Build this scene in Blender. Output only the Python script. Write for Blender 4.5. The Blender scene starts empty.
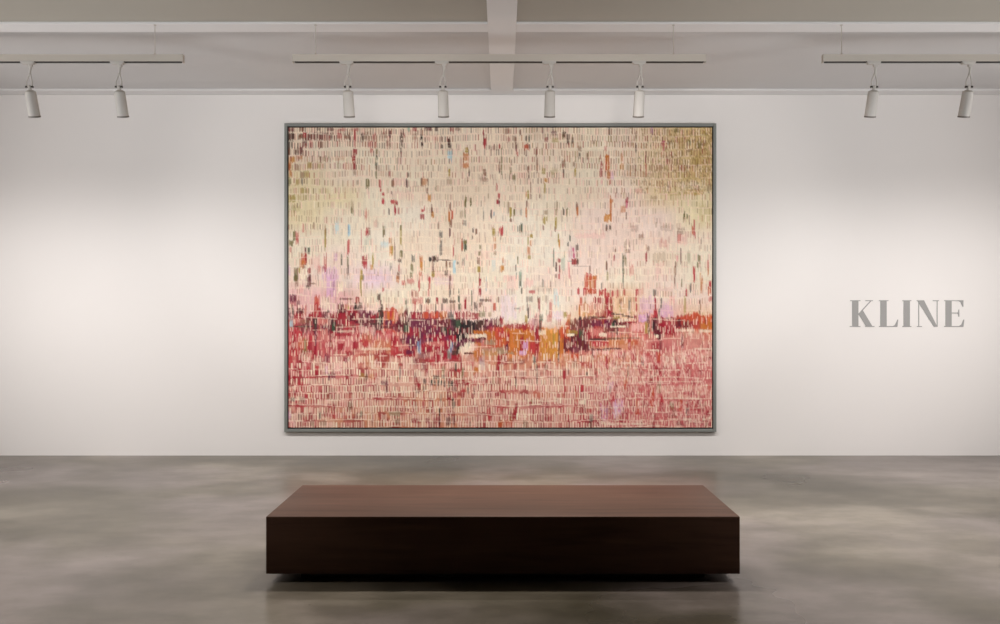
import bpy, bmesh, math, random
import numpy as np
from mathutils import Vector, Matrix

random.seed(7)
scn = bpy.context.scene
COL = scn.collection

# ------------------------------------------------------------------ camera maths
F = 800.0            # focal length in pixels of the 1000 x 624 frame
CX, CY = 502.0, 312.0
EYE = 1.5
WALL_Y = 8.36        # distance of the long gallery wall


def at(px, py, d):
    return Vector(((px - CX) * d / F, d, EYE + (CY - py) * d / F))


# ------------------------------------------------------------------ helpers
def srgb(r, g, b):
    def f(c):
        c /= 255.0
        return c / 12.92 if c <= 0.04045 else ((c + 0.055) / 1.055) ** 2.4
    return (f(r), f(g), f(b), 1.0)


class MB:
    """collects shapes; build() links them as ONE mesh object"""

    def __init__(self):
        self.bm = bmesh.new()

    def box(self, lo, hi, bevel=0.0, seg=2):
        r = bmesh.ops.create_cube(self.bm, size=1.0)
        vs = r['verts']
        for v in vs:
            v.co = Vector([lo[i] + (v.co[i] + 0.5) * (hi[i] - lo[i]) for i in range(3)])
        if bevel > 0:
            es = list({e for v in vs for e in v.link_edges})
            bmesh.ops.bevel(self.bm, geom=es, offset=bevel, segments=seg, profile=0.5, affect='EDGES')
        return self

    def lathe(self, profile, M=None, n=32, cap=True):
        """profile: list of (radius, z) about local z"""
        M = M or Matrix()
        rings = []
        for r, z in profile:
            rings.append([self.bm.verts.new(M @ Vector((r * math.cos(2 * math.pi * k / n), r * math.sin(2 * math.pi * k / n), z))) for k in range(n)])
        for a, b in zip(rings, rings[1:]):
            for k in range(n):
                self.bm.faces.new((a[k], a[(k + 1) % n], b[(k + 1) % n], b[k]))
        if cap:
            self.bm.faces.new(list(reversed(rings[0])))
            self.bm.faces.new(rings[-1])
        return self

    def rod(self, a, b, r, r2=None, n=12):
        a, b = Vector(a), Vector(b)
        d = b - a
        M = Matrix.Translation(a) @ d.to_track_quat('Z', 'Y').to_matrix().to_4x4()
        return self.lathe([(r, 0), (r2 or r, d.length)], M, n)

    def prism(self, pts, y0, y1):
        """polygon in the XZ plane pushed from y0 to y1"""
        A = [self.bm.verts.new((p[0], y0, p[1])) for p in pts]
        B = [self.bm.verts.new((p[0], y1, p[1])) for p in pts]
        n = len(pts)
        self.bm.faces.new(A)
        self.bm.faces.new(list(reversed(B)))
        for k in range(n):
            self.bm.faces.new((A[k], B[k], B[(k + 1) % n], A[(k + 1) % n]))
        return self

    def build(self, name, mat, parent=None, smooth=None):
        bmesh.ops.recalc_face_normals(self.bm, faces=self.bm.faces[:])
        me = bpy.data.meshes.new(name)
        self.bm.to_mesh(me)
        self.bm.free()
        me.materials.append(mat)
        if smooth is not None:
            me.shade_smooth()
            me.set_sharp_from_angle(angle=math.radians(smooth))
        o = bpy.data.objects.new(name, me)
        COL.objects.link(o)
        if parent is not None:
            o.parent = parent
        return o


def tag(o, label=None, cat=None, group=None, kind=None):
    if label:
        o['label'] = label
    if cat:
        o['category'] = cat
    if group:
        o['group'] = group
    if kind:
        o['kind'] = kind
    return o


def empty(name, loc):
    o = bpy.data.objects.new(name, None)
    o.empty_display_size = 0.1
    o.location = loc
    COL.objects.link(o)
    return o


# ------------------------------------------------------------------ materials
def new_mat(name):
    m = bpy.data.materials.new(name)
    m.use_nodes = True
    nt = m.node_tree
    return m, nt, nt.nodes['Principled BSDF']


def N(nt, t, **kw):
    n = nt.nodes.new(t)
    for k, v in kw.items():
        setattr(n, k, v)
    return n


def simple(name, col, rough=0.5, metal=0.0, spec=0.5, var=0.04, scale=8.0):
    m, nt, b = new_mat(name)
    b.inputs['Roughness'].default_value = rough
    b.inputs['Metallic'].default_value = metal
    b.inputs['Specular IOR Level'].default_value = spec
    tc = N(nt, 'ShaderNodeTexCoord')
    no = N(nt, 'ShaderNodeTexNoise')
    no.inputs['Scale'].default_value = scale
    no.inputs['Detail'].default_value = 4
    nt.links.new(tc.outputs['Object'], no.inputs['Vector'])
    mx = N(nt, 'ShaderNodeMix', data_type='RGBA')
    c = srgb(*col)
    mx.inputs[6].default_value = tuple(max(0, x * (1 - var)) for x in c[:3]) + (1,)
    mx.inputs[7].default_value = tuple(min(1, x * (1 + var)) for x in c[:3]) + (1,)
    nt.links.new(no.outputs['Fac'], mx.inputs[0])
    nt.links.new(mx.outputs[2], b.inputs['Base Color'])
    return m


def ramp(nt, stops):
    r = N(nt, 'ShaderNodeValToRGB')
    r.color_ramp.interpolation = 'EASE'
    e = r.color_ramp.elements
    while len(e) < len(stops):
        e.new(0.5)
    for el, (p, c) in zip(e, stops):
        el.position = p
        el.color = c
    return r


def make_plaster(name, col, bump=0.04):
    m = simple(name, col, rough=0.85, spec=0.15, var=0.012, scale=1.3)
    nt = m.node_tree
    b = nt.nodes['Principled BSDF']
    tc = N(nt, 'ShaderNodeTexCoord')
    n2 = N(nt, 'ShaderNodeTexNoise')
    n2.inputs['Scale'].default_value = 90
    n2.inputs['Detail'].default_value = 5
    nt.links.new(tc.outputs['Object'], n2.inputs['Vector'])
    bp = N(nt, 'ShaderNodeBump')
    bp.inputs['Strength'].default_value = bump
    bp.inputs['Distance'].default_value = 0.004
    nt.links.new(n2.outputs['Fac'], bp.inputs['Height'])
    nt.links.new(bp.outputs['Normal'], b.inputs['Normal'])
    return m


def make_concrete():
    m, nt, b = new_mat('polished_concrete')
    tc = N(nt, 'ShaderNodeTexCoord')

    def noise(scale, detail, rough, stretch=(1, 1, 1), off=(0, 0, 0), dist=0.0):
        mp = N(nt, 'ShaderNodeMapping')
        mp.inputs['Scale'].default_value = stretch
        mp.inputs['Location'].default_value = off
        nt.links.new(tc.outputs['Object'], mp.inputs['Vector'])
        n = N(nt, 'ShaderNodeTexNoise')
        n.inputs['Scale'].default_value = scale
        n.inputs['Detail'].default_value = detail
        n.inputs['Roughness'].default_value = rough
        n.inputs['Distortion'].default_value = dist
        nt.links.new(mp.outputs['Vector'], n.inputs['Vector'])
        return n

    def mix(fac, a, bb, blend='MIX'):
        x = N(nt, 'ShaderNodeMix', data_type='RGBA', blend_type=blend)
        for s, v in ((0, fac), (6, a), (7, bb)):
            if hasattr(v, 'links') or hasattr(v, 'is_linked'):
                nt.links.new(v, x.inputs[s])
            else:
                x.inputs[s].default_value = v
        return x.outputs[2]

    big = noise(0.62, 4, 0.5, (0.8, 1.0, 1), (3.1, 1.7, 0), 0.0)
    r1 = ramp(nt, [(0.34, srgb(*CONC_A)), (0.50, srgb(*CONC_B)), (0.66, srgb(*CONC_C))])
    nt.links.new(big.outputs['Fac'], r1.inputs['Fac'])
    hue = noise(0.55, 3, 0.5, (1, 1, 1), (9.0, 4.0, 0))
    r2 = ramp(nt, [(0.42, (0, 0, 0, 1)), (0.62, (1, 1, 1, 1))])
    nt.links.new(hue.outputs['Fac'], r2.inputs['Fac'])
    c1 = mix(r2.outputs['Color'], r1.outputs['Color'], mix(0.62, r1.outputs['Color'], srgb(*CONC_D)))
    mid = noise(1.7, 6, 0.58, (0.6, 1, 1), (2.0, 5.0, 0), 0.0)
    r3 = ramp(nt, [(0.36, (0.80, 0.79, 0.76, 1)), (0.5, (1, 1, 1, 1)), (0.65, (1.17, 1.17, 1.19, 1))])
    nt.links.new(mid.outputs['Fac'], r3.inputs['Fac'])
    c2 = mix(1.0, c1, r3.outputs['Color'], 'MULTIPLY')
    fine = noise(5.5, 6, 0.6, (0.55, 1, 1))
    r4 = ramp(nt, [(0.36, (0.86, 0.86, 0.84, 1)), (0.64, (1.12, 1.12, 1.13, 1))])
    nt.links.new(fine.outputs['Fac'], r4.inputs['Fac'])
    c3 = mix(1.0, c2, r4.outputs['Color'], 'MULTIPLY')
    # small dark pits
    vo = N(nt, 'ShaderNodeTexVoronoi')
    vo.inputs['Scale'].default_value = 5.5
    nt.links.new(tc.outputs['Object'], vo.inputs['Vector'])
    r5 = ramp(nt, [(0.020, (0.62, 0.60, 0.58, 1)), (0.045, (1, 1, 1, 1))])
    nt.links.new(vo.outputs['Distance'], r5.inputs['Fac'])
    c4 = mix(1.0, c3, r5.outputs['Color'], 'MULTIPLY')
    nt.links.new(c4, b.inputs['Base Color'])
    rr = N(nt, 'ShaderNodeMapRange')
    rr.inputs['To Min'].default_value = FLOOR_ROUGH[0]
    rr.inputs['To Max'].default_value = FLOOR_ROUGH[1]
    nt.links.new(big.outputs['Fac'], rr.inputs['Value'])
    nt.links.new(rr.outputs['Result'], b.inputs['Roughness'])
    b.inputs['Specular IOR Level'].default_value = FLOOR_SPEC
    return m


def make_wood():
    m, nt, b = new_mat('dark_stained_wood')
    tc = N(nt, 'ShaderNodeTexCoord')
    mp = N(nt, 'ShaderNodeMapping')
    mp.inputs['Scale'].default_value = (0.6, 9.0, 9.0)
    nt.links.new(tc.outputs['Object'], mp.inputs['Vector'])
    n1 = N(nt, 'ShaderNodeTexNoise')
    n1.inputs['Scale'].default_value = 2.2
    n1.inputs['Detail'].default_value = 8
    n1.inputs['Roughness'].default_value = 0.65
    n1.inputs['Distortion'].default_value = 0.5
    nt.links.new(mp.outputs['Vector'], n1.inputs['Vector'])
    r = ramp(nt, [(0.30, srgb(*WOOD_A)), (0.52, srgb(*WOOD_B)), (0.72, srgb(*WOOD_C))])
    nt.links.new(n1.outputs['Fac'], r.inputs['Fac'])
    mp2 = N(nt, 'ShaderNodeMapping')
    mp2.inputs['Scale'].default_value = (0.45, 1.6, 1.6)
    nt.links.new(tc.outputs['Object'], mp2.inputs['Vector'])
    n2 = N(nt, 'ShaderNodeTexNoise')
    n2.inputs['Scale'].default_value = 1.6
    n2.inputs['Detail'].default_value = 3
    nt.links.new(mp2.outputs['Vector'], n2.inputs['Vector'])
    r2 = ramp(nt, [(0.35, (0.86, 0.85, 0.84, 1)), (0.65, (1.1, 1.1, 1.1, 1))])
    nt.links.new(n2.outputs['Fac'], r2.inputs['Fac'])
    mx = N(nt, 'ShaderNodeMix', data_type='RGBA', blend_type='MULTIPLY')
    mx.inputs[0].default_value = 1.0
    nt.links.new(r.outputs['Color'], mx.inputs[6])
    nt.links.new(r2.outputs['Color'], mx.inputs[7])
    nt.links.new(mx.outputs[2], b.inputs['Base Color'])
    b.inputs['Roughness'].default_value = 0.5
    b.inputs['Specular IOR Level'].default_value = 0.12
    bp = N(nt, 'ShaderNodeBump')
    bp.inputs['Strength'].default_value = 0.03
    bp.inputs['Distance'].default_value = 0.003
    nt.links.new(n1.outputs['Fac'], bp.inputs['Height'])
    nt.links.new(bp.outputs['Normal'], b.inputs['Normal'])
    return m


# tunable colours -----------------------------------------------------------
CONC_A = (60, 54, 41)
CONC_B = (86, 79, 67)
CONC_C = (116, 108, 96)
CONC_D = (116, 106, 103)
FLOOR_ROUGH = (0.26, 0.30)
FLOOR_SPEC = 0.30
WOOD_A = (73, 52, 42)
WOOD_B = (83, 60, 49)
WOOD_C = (93, 68, 56)
ART_GAIN = 0.98
EXPOSURE = 0.20

M_WALL = make_plaster('white_wall_paint', (231, 226, 223))
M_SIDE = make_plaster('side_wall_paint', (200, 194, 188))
M_CEIL = make_plaster('ceiling_panel_paint', (205, 202, 201))
M_CEIL_SHADE = make_plaster('ceiling_painted_shade', (178, 172, 162))
M_BEAM = make_plaster('ceiling_beam_paint', (227, 224, 223))
M_FLOOR = make_concrete()
M_WOOD = make_wood()
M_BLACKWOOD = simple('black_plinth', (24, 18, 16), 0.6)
M_FRAME = simple('grey_metal_frame', (130, 132, 128), 0.5, 0.2, 0.5, 0.08, 3.0)
M_GAP = simple('dark_frame_recess', (46, 40, 40), 0.8, 0, 0.2)
M_RAIL = simple('rail_powder_coat', (196, 187, 177), 0.45, 0.0, 0.4, 0.02)
M_SLOT = simple('black_conductor_slot', (34, 30, 28), 0.6)
M_SPOT = simple('white_spot_enamel', (194, 188, 182), 0.55, 0.0, 0.3, 0.02)
M_KNOB = simple('dark_pivot_metal', (62, 56, 52), 0.4, 0.4)
M_RING = simple('bronze_grey_ring', (112, 104, 96), 0.5)
M_CABLE = simple('steel_cable', (196, 188, 180), 0.5, 0.0)
M_LETTER = simple('grey_letter_paint', (156, 154, 152), 0.6, 0.0, 0.2, 0.02)


def make_lens():
    m, nt, b = new_mat('lit_lens')
    b.inputs['Base Color'].default_value = (0.9, 0.85, 0.78, 1)
    b.inputs['Emission Color'].default_value = (1.0, 0.9, 0.78, 1)
    b.inputs['Emission Strength'].default_value = 2.0
    return m


M_LENS = make_lens()

# ------------------------------------------------------------------ setting
RX = 7.6
RY = -4.0
CEIL_Z = 3.768       # underside of the ceiling beams
REC = 0.02           # how far the panels sit above them

tag(MB().box((-RX - .2, RY - .2, -0.15), (RX + .2, WALL_Y + .2, 0)).build('floor', M_FLOOR), kind='structure',
    label='polished brownish grey concrete floor with cloudy patches')
tag(MB().box((-RX - .2, WALL_Y, 0), (RX + .2, WALL_Y + .2, CEIL_Z + .3)).build('wall_back', M_WALL), kind='structure',
    label='long white gallery wall behind the painting')
tag(MB().box((-RX - .2, RY, 0), (-RX, WALL_Y, CEIL_Z + .3)).build('wall_left', M_SIDE), kind='structure')
tag(MB().box((RX, RY, 0), (RX + .2, WALL_Y, CEIL_Z + .3)).build('wall_right', M_SIDE), kind='structure')
tag(MB().box((-RX - .2, RY - .2, 0), (RX + .2, RY, CEIL_Z + .3)).build('wall_front', M_SIDE), kind='structure')
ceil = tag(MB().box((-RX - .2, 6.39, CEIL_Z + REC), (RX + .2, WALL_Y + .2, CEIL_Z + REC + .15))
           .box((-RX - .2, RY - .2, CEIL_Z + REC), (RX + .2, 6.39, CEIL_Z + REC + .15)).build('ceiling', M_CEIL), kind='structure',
           label='flat ceiling with light grey panels, the nearer bay coloured darker for shade, between pale beams')
ceil.data.materials.append(M_CEIL_SHADE)
for f in ceil.data.polygons:           # nearer bay takes a darker colour standing in for its shade
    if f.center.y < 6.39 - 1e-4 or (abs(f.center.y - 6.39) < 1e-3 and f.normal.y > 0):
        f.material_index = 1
BW = 0.113
tag(MB().box((-BW, RY, CEIL_Z), (BW, WALL_Y, CEIL_Z + REC), 0.003).build('trim_1', M_BEAM), kind='structure',
    label='pale beam running along the ceiling towards the wall')
t2 = MB()
for s in (-1, 1):
    a, b_ = sorted((s * BW, s * RX))
    t2.box((a, 6.30, CEIL_Z), (b_, 6.48, CEIL_Z + REC), 0.003)
tag(t2.build('trim_2', M_BEAM), kind='structure', label='pale cross beam on the ceiling above the spotlight tracks')
t3 = MB()
for s in (-1, 1):
    a, b_ = sorted((s * BW, s * RX))
    t3.box((a, 8.19, CEIL_Z), (b_, WALL_Y, CEIL_Z + REC), 0.003)
tag(t3.build('trim_3', M_BEAM), kind='structure', label='pale beam along the top of the white wall')

# ------------------------------------------------------------------ bench
yf, yb = 4.433, 5.243
hz = 0.366
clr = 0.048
W0, W1 = (265.9 - CX) * yf / F, (740.0 - CX) * yf / F
bx, by = (W0 + W1) / 2, (yf + yb) / 2
bench = tag(empty('bench', (bx, by, 0)), 'low dark brown wooden slab bench standing on the concrete floor before the painting', 'bench')
hw, hd = (W1 - W0) / 2, (yb - yf) / 2
MB().box((-hw, -hd, clr), (hw, hd, hz), 0.004, 3).build('seat_slab', M_WOOD, bench, smooth=40)
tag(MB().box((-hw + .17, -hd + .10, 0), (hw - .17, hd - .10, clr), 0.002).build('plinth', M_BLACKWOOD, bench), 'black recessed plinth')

# ------------------------------------------------------------------ wall lettering
sign = tag(empty('wall_sign', at(907, 326.8, WALL_Y)), 'large grey serif capital lettering fixed on the white wall right of the painting', 'sign')
sl = sign.location


def LP(zx, zy):
    p = at(820 + zx / 5.556, 280 + zy / 5.556, WALL_Y)
    return (p.x - sl.x, p.z - sl.z)


T_, B_, H_ = 112.5, 260.5, 4.6     # cap line, base line, hairline


def letter(polys):
    m = MB()
    for k, p in enumerate(polys):
        m.prism([LP(*q) for q in p], -0.003 - 0.00015 * k, 0.0)
    return m.build('letter', M_LETTER, sign)


def rect(x0, y0, x1, y1):
    return [(x0, y0), (x1, y0), (x1, y1), (x0, y1)]


def serif(x0, x1, top):            # hairline slab serif
    return rect(x0, T_, x1, T_ + H_) if top else rect(x0, B_ - H_, x1, B_)


letter([rect(178, T_, 213, B_), serif(167, 224, True), serif(165, 224, False),
        [(280, T_ + 2), (287, T_ + 2), (214, 194), (213, 187)],
        serif(252, 293, True),
        [(214, 190), (236, 166), (292, B_ - 1), (256, B_ - 1)], serif(250, 302, False)])
letter([rect(335, T_, 370, B_), serif(327, 380, True), serif(327, 428, False),
        [(434, 220), (429, B_), (396, B_), (416, 250), (429, 220)]])
letter([rect(464, T_, 499, B_), serif(457, 507, True), serif(457, 507, False)])
letter([[(538, T_), (577, T_), (652, B_), (632, B_)], rect(546, T_ + 2, 550.5, B_), serif(537, 566, True), serif(538, 566, False),
        rect(648, T_, 652.5, B_), serif(626, 660, True)])
letter([rect(697, T_, 731, B_), serif(689, 794, True), serif(689, 796, False),
        [(796, T_), (796, 148), (791, 148), (781, 124), (762, T_ + 1), (762, T_)],
        [(801, 220), (796, B_), (764, B_), (784, 248), (796, 220)],
        rect(729, 181, 772, 186), [(773, 164), (773, 204), (769, 204), (766, 189), (756, 184), (766, 179), (769, 164)]])

# ------------------------------------------------------------------ tracks and spotlights
TD = 6.30                       # distance of the tracks
TZ1, TZ0 = 3.530, 3.468         # top and underside
TW = 0.036


def tx(px):
    return (px - CX) * TD / F


def make_track(x0, x1, cables, label):
    c = (x0 + x1) / 2
    t = tag(empty('lighting_track', (c, TD, TZ0)), label, 'lighting track', 'ceiling lighting tracks')
    h = (x1 - x0) / 2 - 0.008
    H = TZ1 - TZ0
    r = MB()
    # housing: top web and two side walls, open underneath
    r.box((-h, 0, 0.022), (h, TW, H), 0.001)
    r.box((-h, 0, 0.0062), (h, 0.005, 0.022))
    r.box((-h, TW - 0.005, 0.0062), (h, TW, 0.022))
    r.build('rail', M_RAIL, t)
    MB().box((-h + .012, 0.002, 0.0015), (h - .012, TW - 0.002, 0.007)).box((-h + .012, 0.006, 0.007), (h - .012, TW - 0.006, 0.022)).build('conductor_slot', M_SLOT, t)
    for s in (-1, 1):
        a, b = sorted((s * h, s * (h + 0.006)))
        MB().box((a, -0.001, -0.001), (b, TW + 0.001, H + 0.001), 0.001).build('end_cap', M_RAIL, t)
    for px in cables:
        x = tx(px) - c
        MB().rod((x, TW / 2, H), (x, TW / 2, CEIL_Z - TZ0), 0.0032).build('suspension_cable', M_CABLE, t)
        MB().lathe([(0.007, 0), (0.007, 0.006), (0.005, 0.012), (0.0035, 0.015)], Matrix.Translation((x, TW / 2, H)), 20).build('cable_grip', M_RAIL, t, 40)
        MB().lathe([(0.004, -0.008), (0.010, -0.005), (0.010, 0)], Matrix.Translation((x, TW / 2, CEIL_Z - TZ0)), 20).build('ceiling_cup', M_CABLE, t, 40)
    return t


LEN = tx(705) - tx(292)
make_track(tx(183) - LEN, tx(183), [154], 'grey lighting track hung at the left, cut off by the picture edge')
make_track(tx(292), tx(706.5), [315, 674], 'grey lighting track hung centrally above the painting with four spotlights')
make_track(tx(823), tx(823) + LEN, [842.5], 'grey lighting track hung at the right above the grey lettering')

TILT = math.radians(18)


def make_spot():
    t = empty('track_spotlight', (0, 0, 0))      # origin: on the track underside at the stem
    # adapter block: seats in the track, longer to one side
    a = MB()
    a.box((-0.072, -0.002, -0.004), (0.036, TW + 0.002, 0.011), 0.001)
    a.box((-0.062, 0.002, -0.014), (0.028, TW - 0.002, -0.004), 0.002)
    a.box((-0.018, 0.007, -0.034), (0.016, TW - 0.007, -0.014), 0.004)
    a.build('track_adapter', M_SPOT, t, 40)
    cy = TW / 2
    MB().rod((0.0, cy, -0.03), (-0.006, cy, -0.095), 0.010, 0.007, 16).build('stem', M_SPOT, t, 40)
    y = MB()
    y.lathe([(0.009, -0.10), (0.013, -0.095), (0.010, -0.085)], Matrix.Translation((-0.006, cy, 0)), 16)
    for s in (-1, 1):
        y.rod((-0.006 + s * 0.005, cy, -0.096), (-0.010 + s * 0.022, cy, -0.150), 0.0055, 0.005, 10)
        y.rod((-0.010 + s * 0.022, cy, -0.149), (-0.010 + s * 0.022, cy, -0.202), 0.005, 0.006, 10)
    y.build('yoke', M_SPOT, t, 40)
    px_, pz = -0.010, -0.190
    for s in (-1, 1):
        MB().rod((px_ + s * 0.014, cy, pz), (px_ + s * 0.029, cy, pz), 0.009, 0.009, 16).build('pivot_knob', M_KNOB, t, 40)
    # head: hangs from the pivot, tipped towards the wall
    Mh = Matrix.Translation((px_, cy, pz)) @ Matrix.Rotation(TILT, 4, 'X')
    R = 0.043
    hd_ = MB()
    hd_.lathe([(0.010, 0.012), (0.013, 0.004), (0.013, -0.022), (0.030, -0.030), (0.038, -0.036), (0.0405, -0.046), (R, -0.225), (R, -0.232),
               (R - .004, -0.234), (R - .005, -0.215)], Mh, 36, cap=False)
    head = hd_.build('lamp_head', M_SPOT, t, 35)
    MB().lathe([(R + .0012, -0.2235), (R + .0018, -0.2345), (R - .006, -0.2365), (R - .010, -0.218), (R - .012, -0.205)], Mh, 36, cap=False).build('trim_ring', M_RING, head, 40)
    MB().lathe([(0.0005, -0.209), (R - .0125, -0.206)], Mh, 36, cap=False).build('lens', M_LENS, head)
    return t


spots = [
    (29.3, 'white track spotlight nearest the picture edge on the left track'),
    (119.0, 'white track spotlight nearest the end of the left track'),
    (348.5, 'white track spotlight first from the left above the painting'),
    (444.0, 'white track spotlight second from the left above the painting, left of the long ceiling beam'),
    (551.5, 'white track spotlight third from the left above the painting, right of the long ceiling beam'),
    (641.5, 'white track spotlight last to the right above the painting'),
    (876.5, 'white track spotlight above the grey lettering, nearest the end of the right track'),
    (971.5, 'white track spotlight nearest the picture edge on the right track'),
]
proto = make_spot()
for i, (px, lab) in enumerate(spots):
    if i == 0:
        r = proto
    else:
        r = proto.copy()
        COL.objects.link(r)
        for ch in list(proto.children):
            c = ch.copy()
            COL.objects.link(c)
            c.parent = r
            for g in ch.children:
                d = g.copy()
                COL.objects.link(d)
                d.parent = c
    r.location = (tx(px), TD, TZ0)
    tag(r, lab, 'spotlight', 'spotlights on the ceiling tracks')

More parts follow.
